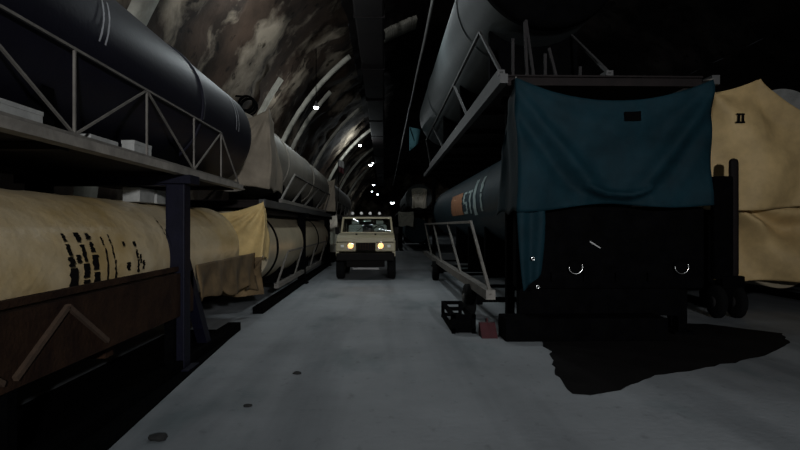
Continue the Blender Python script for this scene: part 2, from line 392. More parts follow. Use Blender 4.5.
def tarp(label, xa, xb, y, zt, zb, sag, m, group=None, folds=0.05, side=None, side_y=1.2, nose=None, seed=0, tie=True, bot_slope=0.0, name='tarpaulin', marks=None, mats2=(), hem=0.03, corner=0.9, peak=None, ff=15, fb=9, vfold=0.0):
    """cloth hung across a canister end, sagging between its two upper corners; faces -Y"""
    t = thing(name, label, 'tarpaulin', ((xa+xb)/2, y, zb), group)
    W = xb - xa
    def f(u, v, lift=0.0):
        top = zt - sag*(1-(2*u-1)**2)
        if peak:
            pu, ph, pd = peak
            top += ph*(u/pu)**1.5 if u < pu else ph - pd*((u-pu)/(1-pu))**0.7
        bot = zb + bot_slope*u + hem*math.sin(u*9+seed) - 0.05*abs(2*u-1)
        z = top + (bot-top)*v
        x = xa + W*u + 0.02*math.sin(v*6+seed)*(1 if u < 0.5 else -1)
        dl = math.atan2(v+0.02, u+0.02); dr = math.atan2(v+0.02, 1-u+0.02)
        wl = math.exp(-2.2*u)*corner; wr = math.exp(-2.2*(1-u))*corner
        yy = -folds*(wl*math.sin(dl*ff+seed) + wr*math.sin(dr*ff+1+seed))*min(1, v*4+0.1)
        yy -= folds*0.9*v*math.sin(u*W*fb + 2.2*math.sin(v*3+seed))*0.7
        yy += 0.05*noise.noise(Vector((x*1.6, z*1.6, seed))) + 0.012*noise.noise(Vector((x*6, z*6, seed)))
        if vfold:
            for uu, tx in ((u, 0.40), (1-u, 0.38)):
                n_ = (uu*0.85 - v*tx)/math.hypot(0.85, tx)      # distance from the crease running in from the corner
                fade = max(0.0, 1 - max(0, v-0.8)*5)*min(1, v*5)
                yy -= vfold*fade*(math.exp(-(n_/0.045)**2) - 0.8*math.exp(-((n_+0.10)/0.05)**2))
            arc = 0.82 + 0.10*(1-((u-0.52)/0.17)**2)
            if abs(u-0.52) < 0.17: yy -= vfold*1.2*math.exp(-((v-arc)/0.03)**2); yy += vfold*1.6*(1-((u-0.52)/0.17)**2)*max(0, min(1, (v-arc)/0.04))
        if nose:
            nx, nz, nr, nd = nose
            q = ((x-nx)**2 + (z-nz)**2)/(nr*nr)
            yy -= nd*max(0, 1-q)**0.5 if q < 1 else 0
        return Vector((x, y+yy-lift, z))
    solid(MB().grid(lambda u, v: f(u, v), 56, 44).build('front_drape', m, t))
    if side is not None:
        xs = xa if side == 0 else xb
        def g(u, v):
            p0 = f(side, v)
            dz = (u**1.5)*0.28*(1-v)*(zt-zb)
            return Vector((p0.x + (0.04 if side == 0 else -0.04)*math.sin(u*9+v*3)*u + (0.03 if side == 0 else -0.03)*u, p0.y + side_y*u*(0.55+0.45*v), p0.z - dz + 0.03*math.sin(u*11)))
        solid(MB().grid(g, 20, 30).build('side_drape', m, t))
    if tie:
        for u, s_ in ((0, -1), (1, 1)):
            p0 = f(u, 0); MB().tube([p0, p0 + Vector((s_*-0.03, 0.12, 0.02)), p0 + Vector((s_*-0.05, 0.26, 0.03))], 0.012, 6).build('tie_rope', M['palesteel'], t)
    if marks: marks(t, f)
    return t

# ===== left rack, near
def marksL(mb, cx, cz, r):
    mb.mi = 1
    P = lambda y0, y1, a0, a1, j=0.02: mb.patch(cx, cz, r, y0+0.012, y1-0.012, a0, a1, 9, j*0.55)
    P(4.62, 4.69, 27.5, 22.5); P(4.62, 4.70, 20.5, 13); P(4.61, 4.72, 12, 6, .03); P(4.61, 4.75, 5, -13, .03)
    P(4.73, 4.82, 13, 8, .02)
    P(4.81, 4.91, 28, 21.5, .03); P(4.84, 4.92, 19.5, 8, .03); P(4.82, 4.94, 7, -2, .02); P(4.82, 4.94, -3.5, -10)
    P(4.98, 5.07, 27.5, 23, .03); P(4.99, 5.07, 21, 14, .03); P(4.98, 5.11, 12, 2, .03); P(4.99, 5.12, 0.5, -9, .02)
    P(5.22, 5.27, 24.5, 18, .025); P(5.23, 5.28, 16, -7, .02)
    P(5.36, 5.41, 26, 19, .025); P(5.36, 5.41, 18, 8, .02); P(5.37, 5.43, 7, -7, .025)
    P(5.60, 5.68, 20, 16.5, .02); P(5.62, 5.72, 4, -2, .03)
    P(5.83, 5.92, 19.5, 15.5, .02); P(5.85, 5.92, 13, 6, .025); P(5.85, 5.93, 5, -5, .03); P(5.98, 6.06, 4, -3, .03); P(5.92, 5.99, 9, 2, .025)
    P(6.75, 6.79, 42, 24, .02); P(6.82, 6.86, 30, 12, .02)
def bandsL(mb, cx, cz, r):
    mb.mi = 1
    for y in (5.03, 5.13, 9.45, 9.60): mb.patch(cx, cz, r, y, y+0.028, 26 if y < 6 else 44, -4, 16, 0.004, 1, slant=-0.21)

rack('near left rack with dark blue posts, nearest the camera', -2.3, -1, 1.9, -3.0, 9.55, 2.37, (0.6, 6.95), M['bluepost'], M['decksteel'], floor_shade=True, lip=False, th=0.075)
cradle('slim grey truss cradle on the upper deck of the near left rack', -2.34, -4.06, -3.2, 3.27, 0.85, 2.39, 3.04,
       [-2.4, -1.0, 0.35, 1.7, 3.08, 4.45, 5.79, 7.21, 8.4, 9.4], [-1.7, -0.35, 1.0, 2.4, 3.08, 5.79, 8.4], M['palesteel'], 0.021, base=2.37, upright=warren, saddles=4, mbase=M['black'])
canister('dark navy canister with pale double stripes on the near left upper deck', -3.2, 3.28, 0.85, -2.8, 10.6, M['navy'], (1.5, 7.6), dome1=0.25, marks=bandsL, mats2=(M['whitepaint'],))
cradle('rust brown cradle with side beam widened to stand for shade low in the near left rack', -2.42, -3.98, -3.2, 1.3, 0.72, 0.90, 1.20,
       [-2.6, 7.3], [-2.6, 7.3], M['rust'], 0.05, 0.09, base=0.13, upright=lambda b, t: [], saddles=5, hb=0.5, zs=0.45)  # beam made deep and dark to stand in for the canister's shaded underside
cr = [o for o in C.objects if o.name.startswith('transport_cradle')][-1]
for k in range(6):
    y = -2.4 + k*1.36
    for x in (-2.36, -4.04):
        MB().bar((x, y, 1.10), (x, y-0.62, 0.72), 0.035).build('lattice_bar', M['rustlight'], cr)
        MB().bar((x, y, 1.10), (x, y+0.62, 0.72), 0.035).build('lattice_bar', M['rustlight'], cr)
for k in range(4):
    for x in (-2.44, -3.96): MB().bar((x, -2.0+2.9*k, 0.70), (x, -2.0+2.9*k, 0.02), 0.1).build('leg', M['black'], cr)
canister('dusty yellow wrapped canister with black streaked marks, low in the near left rack', -3.2, 1.3, 0.71, -2.8, 10.35, M['yellow'], (), 0.022, dome1=0.3, marks=marksL, mats2=(M['blackpaint'],))
# white boxes
for k, (x, y, z, sx, sy, sz, lab) in enumerate((
    (-2.98, 7.14, 1.985, 0.2, 0.44, 0.165, 'left white box of the pair lying on the yellow canister'),
    (-2.98, 7.66, 1.985, 0.2, 0.44, 0.165, 'right white box of the pair lying on the yellow canister'),
    (-2.47, 3.92, 2.37, 0.12, 0.5, 0.13, 'pale box on the left deck at the left edge of the photo'),
    (-2.45, 5.05, 2.37, 0.11, 0.5, 0.085, 'flat pale board lying on the near left deck behind the truss'),
    (-2.46, 5.85, 2.37, 0.12, 0.42, 0.15, 'pale box on the left deck above the blue post'))):
    b = thing('carton' if sz > 0.1 else 'board', lab, 'box' if sz > 0.1 else 'board', (x, y, z))
    MB().box(x-sx/2, x+sx/2, y-sy/2, y+sy/2, z, z+sz, 0.006).build('box_body' if sz > 0.1 else 'panel', M['whitebox'], b)
    if sz > 0.1: MB().box(x-sx/2-0.003, x+sx/2+0.003, y-sy/2-0.003, y+sy/2+0.003, z+sz*0.8, z+sz+0.006, 0.003).build('lid', M['whitebox'], b)

# ===== left rack, second
rack('second left rack, dark, between near left rack and the jeep', -2.3, -1, 1.9, 11.3, 25.5, 2.22, (17.3, 25.0), M['black'], M['greysteel'], braces=False)
cradle('pale open cradle with slanted bars on the second left rack upper deck', -2.34, -4.06, -3.2, 3.25, 0.85, 2.27, 3.05,
       [13.2, 14.8, 17.0, 19.9, 23.0], [15.3, 17.9, 21.0, 23.6, 25.0], M['palesteel'], 0.05, 0.08, base=2.22, upright=slanted, mbase=M['black'])
canister('grey beige canister on the upper deck of the second left rack', -3.2, 3.27, 0.85, 12.1, 25.3, M['greybeige'], (14.4, 19.5), dome1=0.4)
cradle('pale slanted-bar cradle low in the second left rack', -2.40, -4.0, -3.2, 1.2, 0.8, 0.36, 1.07,
       [13.0, 15.6, 18.9, 21.8], [14.6, 17.2, 20.6, 24.0], M['palesteel'], 0.045, 0.10, base=0.13, upright=slanted, mbase=M['black'])
canister('cream wrapped canister low in the second left rack', -3.2, 1.22, 0.82, 12.0, 25.2, M['cream'], (13.0, 21.0), 0.012, bandmat=M['black'])
tarp('brown grey tarpaulin hung on the upper front of the second left rack', -4.15, -2.28, 11.65, 4.03, 2.50, 0.26, M['browntarp'], side=1, side_y=1.5, seed=1, folds=0.05)
tarp('ochre yellow tarpaulin hung on the lower front of the second left rack', -4.15, -2.28, 11.1, 2.16, 1.14, 0.22, M['ochretarp'], seed=2, folds=0.07, side=1, side_y=0.6)
tarp('ochre skirt cloth with shade in its colour near the floor below the yellow tarpaulin', -4.1, -2.3, 11.0, 1.12, 0.42, 0.04, M['shadeskirt'], seed=5, folds=0.09)
sk_ = [o for o in C.objects if o.name.startswith('tarpaulin')][-1]
solid(MB().grid(lambda u, v: Vector((-2.42 + 0.07*math.sin(u*24 + v*2)*v + 0.02*math.sin(u*51)*v, 7.55 + 3.4*u, 1.20 - (0.42 + 0.25*u + 0.05*math.sin(u*14) + 0.03*math.sin(u*31))*v)), 50, 14).build('side_drape', M['shadeskirt'], sk_))

# ===== left rack, third
rack('third left rack, farthest, behind the jeep', -2.3, -1, 1.9, 27.4, 42, 2.2, (28.0, 34.0, 41.0), M['black'], M['greysteel'], braces=False)
canister('grey canister on the upper deck of the third left rack', -3.2, 3.25, 0.85, 28.0, 42, M['greybeige'])
cradle('grey cradle under the upper canister of the third left rack', -2.34, -4.06, -3.2, 3.25, 0.85, 2.25, 2.9,
       [28.5, 31, 34, 37, 40], [29.5, 32.5, 35.5, 38.5, 41.5], M['palesteel'], 0.05, 0.08, base=2.2, upright=slanted, mbase=M['black'])
canister('cream canister low in the third left rack', -3.2, 1.22, 0.82, 27.9, 42, M['cream'])
cradle('low cradle at the bottom of the third left rack', -2.42, -4.0, -3.2, 1.22, 0.82, 0.36, 1.0,
       [28.2, 31, 34, 37, 40], [29.5, 32.5, 35.5, 38.5, 41.5], M['palesteel'], 0.05, 0.08, base=0.13, upright=slanted, mbase=M['black'])
tarp('pale tarpaulin on the third left rack, showing left of the jeep', -4.1, -2.2, 27.2, 2.2, 0.55, 0.1, M['palecanvas'], seed=3)
tarp('dark canvas on the upper front of the third left rack', -4.1, -2.3, 27.3, 3.9, 2.4, 0.2, M['browntarp'], seed=6)
fl = thing('marker_flag', 'small red and white marker on a thin mast by the left racks', 'flag', (-2.2, 30.0, 2.2))
MB().tube([(-2.36, 30, 2.2), (-2.36, 30, 5.2)], 0.02, 8).build('mast', M['black'], fl)
fb = MB(); fb.grid(lambda u, v: Vector((-2.34+0.28*u, 30+0.05*math.sin(u*6), 5.15-0.35*v-0.15*u)), 8, 3)
fb.mi = 1; fb.grid(lambda u, v: Vector((-2.34+0.28*u, 30+0.05*math.sin(u*6), 4.80-0.3*v-0.15*u)), 8, 3)
solid(fb.build('cloth', [M['whitebox'], M['red']], fl))

# ===== right rack, near
def marksR(mb, cx, cz, r):
    mb.mi = 1; mb.patch(cx, cz, r, 15.5, 18.0, 163, 197, 12, 0.12, 6)
    mb.mi = 2
    P = lambda y0, y1, a0, a1, j=0.06: mb.patch(cx, cz, r, y0, y1, a0, a1, 8, j)
    # an S-like and a T-like stroke group
    P(14.65, 15.25, 164.5, 167.5); P(15.02, 15.3, 168, 179); P(14.6, 15.2, 179, 182); P(14.55, 14.8, 182, 193); P(14.6, 15.3, 193, 196.5)
    P(13.75, 14.45, 164.5, 168); P(13.98, 14.2, 168, 197)
    mb.mi = 3
    P(13.2, 13.6, 152, 200, .05); P(12.35, 12.65, 152, 172, .05); P(12.4, 12.6, 174, 196, .05)
rack('near right rack, tall and dark, carrying the teal tarpaulin', 1.75, 1, 3.25, 8.7, 25.5, 4.0, (9.72, 24.6), M['black'], M['greysteel'], pw=0.14, inset=0.30, braces=False, front=M['blackred'], baserail=False, lip=False)
cradle('grey truss cradle on the upper deck of the near right rack', 1.81, 3.5, 2.80, 6.34, 1.28, 4.06, 5.36,
       [8.9, 12.5, 17.6, 22.5], [10.9, 15.0, 21.4, 24.8], M['greysteel'], 0.055, 0.11, base=4.0, upright=slanted, mbase=M['black'])
rc_ = canister('big grey teal canister on the upper deck of the near right rack', 2.80, 6.34, 1.28, 9.6, 25, M['tealgrey'], (12.0, 20.0), dome1=0.3)
MB().lathe([(9.50, 0.02), (9.52, 0.9), (9.54, 1.20), (9.60, 1.292), (9.85, 1.302), (9.86, 1.285)], (2.80, 0, 6.34), 'Y', 72).build('end_shade_cap', M['black'], rc_)  # black cap added so the canister end stays in shade
ef = thing('end_frame', 'pale upright bars standing at the front of the upper right deck', 'frame', (2.3, 8.85, 4.0))
for a, b in (((1.98, 8.86, 4.0), (1.98, 8.86, 4.58)), ((2.20, 8.86, 4.0), (2.17, 8.9, 4.85)), ((2.30, 8.86, 4.0), (2.19, 8.9, 4.88)), ((2.48, 8.86, 4.0), (2.48, 8.86, 4.35)), ((2.65, 8.86, 4.0), (2.55, 8.9, 4.45)), ((3.02, 8.86, 4.0), (3.03, 8.88, 4.16))):
    MB().bar(a, b, 0.04).build('bar', M['darkbar'], ef)
canister('slate teal canister with orange block and pale marks, behind the teal tarpaulin', 3.1, 2.3, 1.0, 9.4, 25, M['tealpaint'], (), marks=marksR, mats2=(M['orange'], M['paleteal'], M['paleteal']), dome0=0.4)
cr = cradle('pale slanted-bar trailer cradle low under the slate teal canister', 1.70, 4.5, 3.1, 2.3, 1.0, 0.60, 1.78,
       [9.2, 12.65, 17.0, 20.6], [11.3, 15.5, 19.9, 24.0], M['palesteel'], 0.055, 0.15, base=0.0, upright=slanted, mbase=M['black'], saddles=4)
for x in (1.72, 4.48):
    MB().bar((x, 20.4, 0.6), (x, 24, 0.6), 0.15).build('lower_rail', M['palesteel'], cr)
for y in (18.2, 11.0):
    for x in (1.62, 4.55):
        w = MB(); w.lathe([(-0.10, 0.12), (-0.10, 0.26), (-0.07, 0.30), (0.07, 0.30), (0.10, 0.26), (0.10, 0.12)], (x, y, 0.30), 'X', 28); ww = w.build('wheel', M['rubber'], cr)
        MB().lathe([(-0.115, 0.02), (-0.115, 0.12), (0.115, 0.12), (0.115, 0.02)], (x, y, 0.30), 'X', 20).build('hub', M['greysteel'], ww)
        MB().box(x-0.06 + (0.18 if x < 3 else -0.18), x+0.06 + (0.18 if x < 3 else -0.18), y-0.12, y+0.12, 0.22, 0.55).build('axle_bracket', M['black'], cr)
    MB().bar((1.7, y, 0.30), (4.5, y, 0.30), 0.09).build('axle', M['black'], cr)
# outrigger dolly
ol = thing('outrigger_dolly', 'low dark frame dolly on the floor at the corner of the right trailer', 'dolly', (1.26, 9.1, 0))
for z in (0.05, 0.27):
    for x in (1.10, 1.42): MB().bar((x, 9.15, z), (x, 10.8, z), 0.06).build('side_rail', M['black'], ol)
    for y in (9.15, 10.0, 10.8): MB().bar((1.07, y, z), (1.45, y, z), 0.06).build('cross_rail', M['black'], ol)
for x in (1.10, 1.42):
    for y in (9.15, 10.8): MB().bar((x, y, 0.0), (x, y, 0.3), 0.06).build('corner_post', M['black'], ol)
MB().box(1.09, 1.43, 9.16, 9.5, 0.02, 0.25, 0.02).build('jack_box', M['black'], ol)
rc = thing('wheel_chock', 'small dull red block on the floor at the right trailer corner', 'block', (1.66, 8.9, 0))
MB().prism([(8.72, 0), (9.05, 0), (9.05, 0.2), (8.95, 0.2)], 1.48, 1.72, 'X').build('wedge', M['red'], rc)
MB().torus((1.6, 9.0, 0.2), 0.06, 0.012, 'X', 16, 6, 0, 180).build('handle', M['red'], rc)

# dark trailer front under the teal tarpaulin
tr = thing('trailer_front', 'black trailer front with two round lamp rims under the teal tarpaulin', 'trailer', (3.5, 8.8, 0))
MB().box(2.05, 5.0, 8.9, 9.22, 0.72, 2.0, 0.05).build('front_panel', M['black'], tr)
for x in (2.94, 4.59):
    lb = MB(); lb.lathe([(8.82, 0.01), (8.82, 0.085), (8.9, 0.11), (8.95, 0.11)], (x, 0, 1.07), 'Y', 24); l_ = lb.build('lamp', M['black'], tr)
    MB().torus((x, 8.82, 1.07), 0.105, 0.012, 'Y', 28, 8, 175, 385).build('lamp_rim', M['chrome'], l_)
MB().bar((3.18, 8.88, 1.46), (3.34, 8.88, 1.36), 0.02).build('glint_bar', M['chrome'], tr)  # chrome bar put in to make a glint on the panel
MB().box(1.78, 4.2, 8.45, 9.0, 0.0, 0.34, 0.02).build('skid_beam', M['black'], tr)
for x in (2.35, 4.7):
    MB().box(x-0.07, x+0.07, 9.0, 9.2, 0.0, 0.8).build('landing_leg', M['black'], tr)
    MB().box(x-0.16, x+0.16, 8.94, 9.26, 0.0, 0.04).build('foot_plate', M['black'], tr)
MB().box(2.1, 4.62, 8.95, 9.15, 0.3, 0.75).build('underrun_bar', M['black'], tr)
for k in range(4): MB().bar((2.6+k*0.5, 8.87, 0.85), (2.6+k*0.5, 8.87, 0.98), 0.05).build('step', M['black'], tr)

def patchR(t, f):
    def g(u, v): return f(0.535+0.085*u, 0.115+0.09*v, 0.03)
    solid(MB().grid(g, 6, 6).build('dark_patch', M['black'], t), 0.01)
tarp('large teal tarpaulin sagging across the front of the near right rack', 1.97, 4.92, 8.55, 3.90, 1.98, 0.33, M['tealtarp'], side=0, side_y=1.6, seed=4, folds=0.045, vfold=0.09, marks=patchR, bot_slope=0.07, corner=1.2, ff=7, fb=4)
tf = thing('hanging_flap', 'teal cloth flap hanging low beside the black trailer front', 'cloth', (2.1, 8.6, 0.7))
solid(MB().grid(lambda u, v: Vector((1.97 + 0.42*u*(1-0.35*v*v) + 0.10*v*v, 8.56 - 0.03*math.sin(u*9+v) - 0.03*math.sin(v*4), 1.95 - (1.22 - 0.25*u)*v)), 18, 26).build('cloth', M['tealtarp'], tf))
ey = MB(); ey.torus((2.2, 8.50, 1.22), 0.022, 0.009, 'Y', 14, 6); ey.build('glint_ring', M['chrome'], tf)  # chrome rings put in to make two glints on the flap
ey = MB(); ey.torus((2.27, 8.50, 0.80), 0.022, 0.009, 'Y', 14, 6); ey.build('glint_ring', M['chrome'], tf)
tt = thing('hanging_flap', 'small teal cloth hung at the far end of the upper right canister', 'cloth', (1.55, 25.1, 4.9))
solid(MB().grid(lambda u, v: Vector((1.10 + 0.50*u - 0.1*u*v, 25.08 + 0.05*math.sin(u*7), 6.0 - 0.12*u - (1.05-0.45*u)*v)), 10, 10).build('cloth', M['tealcloth'], tt))
MB().tube([(1.10, 25.1, 6.0), (1.82, 25.0, 4.0)], 0.02, 6).build('pole', M['black'], tt)

# ===== far right rack with beige covers
rack('far right rack behind the beige tarpaulins', 6.75, 1, 3.0, 11.6, 25, 2.3, (12.2, 18, 24), M['black'], M['greysteel'], braces=False)
canister('pale grey canister top on the far right rack', 8.35, 3.72, 0.85, 11.9, 24.5, M['whitebox'], dome0=0.3)
cradle('dark cradle under the pale canister on the far right rack', 7.2, 9.4, 8.35, 3.72, 0.85, 2.36, 3.2, [12.5, 15, 18, 21], [14, 17, 20, 23], M['black'], 0.05, 0.09, base=2.3, upright=slanted)
canister('pale canister low in the far right rack', 8.3, 1.22, 0.82, 11.9, 24.5, M['cream'])
cradle('low dark cradle at the bottom of the far right rack', 7.2, 9.4, 8.3, 1.22, 0.82, 0.36, 0.9, [12.5, 15, 18, 21], [14, 17, 20, 23], M['black'], 0.05, 0.09, base=0.13, upright=slanted)
def badge(t, f):
    b = MB()
    def at_(x, z):
        u = (x - 6.40)/3.3; za, zb_ = f(u, 0).z, f(u, 1).z
        return f(u, (z-za)/(zb_-za), 0.05)
    def seg(x0, x1, z0, z1): b.grid(lambda u, v: at_(x0+(x1-x0)*u, z0+(z1-z0)*v), 3, 3)
    for x in (6.79, 6.87):
        seg(x, x+0.045, 3.70, 3.83)
    seg(6.765, 6.93, 3.67, 3.705); seg(6.765, 6.93, 3.825, 3.86)
    b.build('black_badge', M['blackpaint'], t)
tarp('large beige tarpaulin with small black badge on the far right rack', 6.40, 9.7, 11.1, 4.30, 2.06, 0.0, M['beigetarp'], seed=9, peak=(0.285, 0.28, 1.3), folds=0.22, side=0, side_y=1.2, marks=badge, corner=0.8, ff=5, fb=4)
tarp('lower beige tarpaulin hanging beneath the badge tarpaulin', 6.98, 9.7, 11.42, 2.16, 0.6, 0.0, M['beigetarp'], seed=12, folds=0.2, side=0, side_y=0.8, corner=1.6, ff=8, fb=4)
sp = thing('stake_post', 'dark round-topped stake post between teal and beige tarpaulins', 'post', (6.62, 10.6, 0))
MB().box(6.38, 6.56, 10.5, 10.62, 0.75, 2.95, 0.07).build('stake', M['blackred'], sp)
MB().box(6.06, 6.43, 10.48, 10.64, 0.72, 2.62, 0.04).build('side_board', M['black'], sp)
MB().box(6.2, 6.62, 10.45, 10.68, 0.55, 0.78, 0.02).build('bracket', M['black'], sp)
for x in (6.15, 6.52):
    w = MB(); w.lathe([(-0.07, 0.1), (-0.07, 0.26), (-0.04, 0.3), (0.04, 0.3), (0.07, 0.26), (0.07, 0.1)], (x, 10.57, 0.3), 'X', 28); ww = w.build('wheel', M['rubber'], sp)
    MB().lathe([(-0.08, 0.01), (-0.08, 0.1), (0.08, 0.1), (0.08, 0.01)], (x, 10.57, 0.3), 'X', 18).build('hub', M['darkbar'], ww)
MB().bar((6.0, 10.57, 0.3), (6.66, 10.57, 0.3), 0.05).build('axle', M['black'], sp)
MB().box(6.25, 6.42, 10.5, 10.64, 0.3, 0.6).build('fork', M['black'], sp)

# ===== right rack, distant
rack('distant right rack beyond the near right rack', 1.05, 1, 2.6, 39.6, 56, 2.75, (40.5, 48, 55), M['black'], M['greysteel'], braces=False)
canister('distant dark canister on the upper deck of the distant right rack', 2.4, 3.7, 0.9, 40, 55.5, M['tealgrey'])
canister('distant dark canister low in the distant right rack', 2.3, 1.4, 0.85, 40, 55.5, M['tealpaint'])
cradle('low cradle at the bottom of the distant right rack', 1.4, 3.2, 2.3, 1.4, 0.85, 0.5, 1.1, [40.5, 44, 48, 52], [42, 46, 50, 54], M['black'], 0.06, 0.1, base=0.13, upright=slanted)
cradle('upper cradle on the distant right rack', 1.5, 3.3, 2.4, 3.7, 0.9, 2.8, 3.3, [40.5, 44, 48, 52], [42, 46, 50, 54], M['black'], 0.06, 0.1, base=2.75, upright=slanted)
tarp('distant pale tarpaulin hanging square at aisle height right of the jeep', 0.98, 2.0, 39.3, 2.68, 1.72, 0.04, M['palecanvas'], seed=15)
tarp('distant crumpled pale tarpaulin above the square one', 1.9, 2.9, 39.4, 4.2, 2.95, -0.1, M['palecanvas'], seed=17, folds=0.14)

# ------------------------------------------------------------------ the jeep
JX, JY = -0.575, 18.2
jp = thing('military_jeep', 'sand coloured open jeep driving towards us with headlights lit', 'jeep', (JX, JY, 0))
def J(x, y, z): return (JX + x, JY + y, z)
def jbox(mb, x0, x1, y0, y1, z0, z1, b=0.02): return mb.box(JX+x0, JX+x1, JY+y0, JY+y1, z0, z1, b)
# body tub: side profile extruded, with cab opening
b = MB()
for x0, x1 in ((-0.93, -0.84), (0.84, 0.93)):
    b.prism([(JY+0.0, 0.75), (JY+0.0, 1.22), (JY+1.35, 1.30), (JY+1.6, 1.0), (JY+2.3, 1.0), (JY+2.5, 1.28), (JY+4.3, 1.3), (JY+4.3, 0.6), (JY+3.9, 0.62), (JY+3.6, 0.98), (JY+3.1, 0.98), (JY+2.85, 0.55), (JY+1.15, 0.55), (JY+0.95, 0.9), (JY+0.3, 0.9)], JX+x0, JX+x1, 'X')
jbox(b, -0.85, 0.85, 1.3, 1.36, 0.6, 1.32, 0); jbox(b, -0.85, 0.85, 4.2, 4.3, 0.6, 1.3, 0.01); jbox(b, -0.85, 0.85, 1.3, 4.25, 0.55, 0.62, 0)
b.build('body_tub', M['jeep'], jp)
h = MB(); h.prism([(JY-0.02, 1.18), (JY-0.02, 1.33), (JY+0.12, 1.41), (JY+1.36, 1.47), (JY+1.36, 1.2)], JX-0.9, JX+0.9, 'X'); h.build('hood', M['jeep'], jp)
for x in (-0.3, 0.3): MB().box(JX+x-0.03, JX+x+0.03, JY+0.25, JY+0.32, 1.40, 1.46).build('hood_latch', M['jeepdark'], jp)
g = MB(); jbox(g, -0.32, 0.32, 0.0, 0.06, 0.92, 1.2)
g.build('grille_panel', M['jeepdark'], jp)
for k in range(7): MB().box(JX-0.27+k*0.085, JX-0.245+k*0.085, JY-0.02, JY+0.01, 0.95, 1.17).build('grille_bar', M['rust'], jp)
for x0, x1 in ((-0.93, -0.30), (0.30, 0.93)):
    f_ = MB(); jbox(f_, x0, x1, -0.02, 0.3, 0.9, 1.24, 0.03); f_.build('fender', M['jeep'], jp)
for x in (-0.47, 0.47):
    hl = MB(); hl.lathe([(-0.09, 0.01), (-0.085, 0.055), (-0.06, 0.08), (0.0, 0.085)], (JX+x, JY, 1.08), 'Y', 24)
    o = hl.build('headlight', M['headlamp'], jp)
    MB().torus((JX+x, JY-0.05, 1.08), 0.10, 0.015, 'Y', 24, 8).build('rim', M['chrome'], o)
    MB().box(JX+x*1.55-0.05, JX+x*1.55+0.05, JY-0.05, JY-0.01, 1.03, 1.11, 0.01).build('side_light', M['rooflamp'], jp)
bp = MB(); jbox(bp, -0.9, 0.9, -0.22, -0.04, 0.62, 0.86, 0.03); bp.build('bumper', M['jeepdark'], jp)
sk = MB(); jbox(sk, -0.6, 0.6, -0.12, 0.3, 0.42, 0.64, 0.03); sk.build('skid_plate', M['jeepdark'], jp)
MB().bar(J(-0.42, 0.2, 0.36), J(0.42, 0.2, 0.36), 0.07).build('axle', M['cable'], jp)
MB().bar(J(-0.42, 3.4, 0.36), J(0.42, 3.4, 0.36), 0.07).build('axle', M['jeepdark'], jp)
for x in (-0.82, 0.82):
    for y in (0.62, 3.35):
        w = MB(); w.lathe([(-0.13, 0.2), (-0.13, 0.34), (-0.09, 0.385), (0.09, 0.385), (0.13, 0.34), (0.13, 0.2)], J(x, y, 0.385), 'X', 36)
        ww = w.build('wheel', M['rubber'], jp)
        MB().lathe([(-0.135, 0.02), (-0.12, 0.2), (0.12, 0.2), (0.135, 0.02)], J(x, y, 0.385), 'X', 24).build('hub', M['jeep'], ww)
wf = MB()
for p_, q_ in ((J(-0.85, 1.35, 1.46), J(-0.80, 1.6, 1.98)), (J(0.85, 1.35, 1.46), J(0.80, 1.6, 1.98)), (J(-0.82, 1.6, 1.98), J(0.82, 1.6, 1.98)), (J(-0.85, 1.35, 1.47), J(0.85, 1.35, 1.47))):
    wf.bar(p_, q_, 0.06)
wfo = wf.build('windscreen_frame', M['jeep'], jp)
solid(MB().grid(lambda u, v: Vector(J(-0.83+1.66*u, 1.36+0.23*v, 1.49+0.47*v)), 2, 2).build('windscreen', M['glass'], jp), 0.006)
for x in (-0.35, 0.35): MB().bar(J(x, 1.34, 1.5), J(x+0.22, 1.42, 1.68), 0.015).build('wiper', M['jeepdark'], jp)
ca = MB(); jbox(ca, -0.84, 0.84, 1.66, 4.2, 1.98, 2.06, 0.03); jbox(ca, -0.84, 0.84, 4.12, 4.2, 1.3, 2.0, 0.0)
ca.build('canvas_top', M['jeepdark'], jp)
for x in (-0.82, 0.82):
    for y in (1.62, 2.75, 4.15): MB().bar(J(x, y, 1.28), J(x*0.98, y, 2.0), 0.05).build('roof_post', M['jeepdark'], jp)
for x in (-0.50, -0.2, 0.1, 0.42):
    rl = MB(); rl.lathe([(0, 0.03), (0.02, 0.055), (0.1, 0.055), (0.12, 0.04)], J(x, 1.70, 2.13), 'Y', 20); o = rl.build('roof_lamp', M['rooflamp'], jp)
    MB().bar(J(x, 1.76, 2.05), J(x, 1.76, 2.1), 0.03).build('lamp_bracket', M['jeepdark'], o)
for x in (-0.44, 0.42):
    s_ = MB(); jbox(s_, x-0.25, x+0.25, 2.45, 2.6, 1.0, 1.75, 0.06); so = s_.build('seat', M['seat'], jp)
    q_ = MB(); jbox(q_, x-0.24, x+0.24, 2.0, 2.5, 0.8, 1.0, 0.05); q_.build('cushion', M['seat'], so)
    MB().box(JX+x-0.13, JX+x+0.13, JY+2.46, JY+2.56, 1.76, 1.9, 0.03).build('headrest', M['seat'], so)
MB().box(JX-0.82, JX+0.82, JY+1.42, JY+1.65, 1.2, 1.47, 0.03).build('dashboard', M['jeepdark'], jp)
sw = MB(); sw.torus(J(0.4, 1.85, 1.52), 0.19, 0.017, 'Y', 28, 8); sw.bar(J(0.22, 1.85, 1.52), J(0.58, 1.85, 1.52), 0.025); sw.bar(J(0.4, 1.85, 1.52), J(0.4, 1.6, 1.4), 0.035); sw.build('steering_wheel', M['jeepdark'], jp)
MB().box(JX-0.13, JX+0.13, JY+1.66, JY+1.68, 1.84, 1.91, 0.008).build('rear_view_mirror', M['rooflamp'], jp)
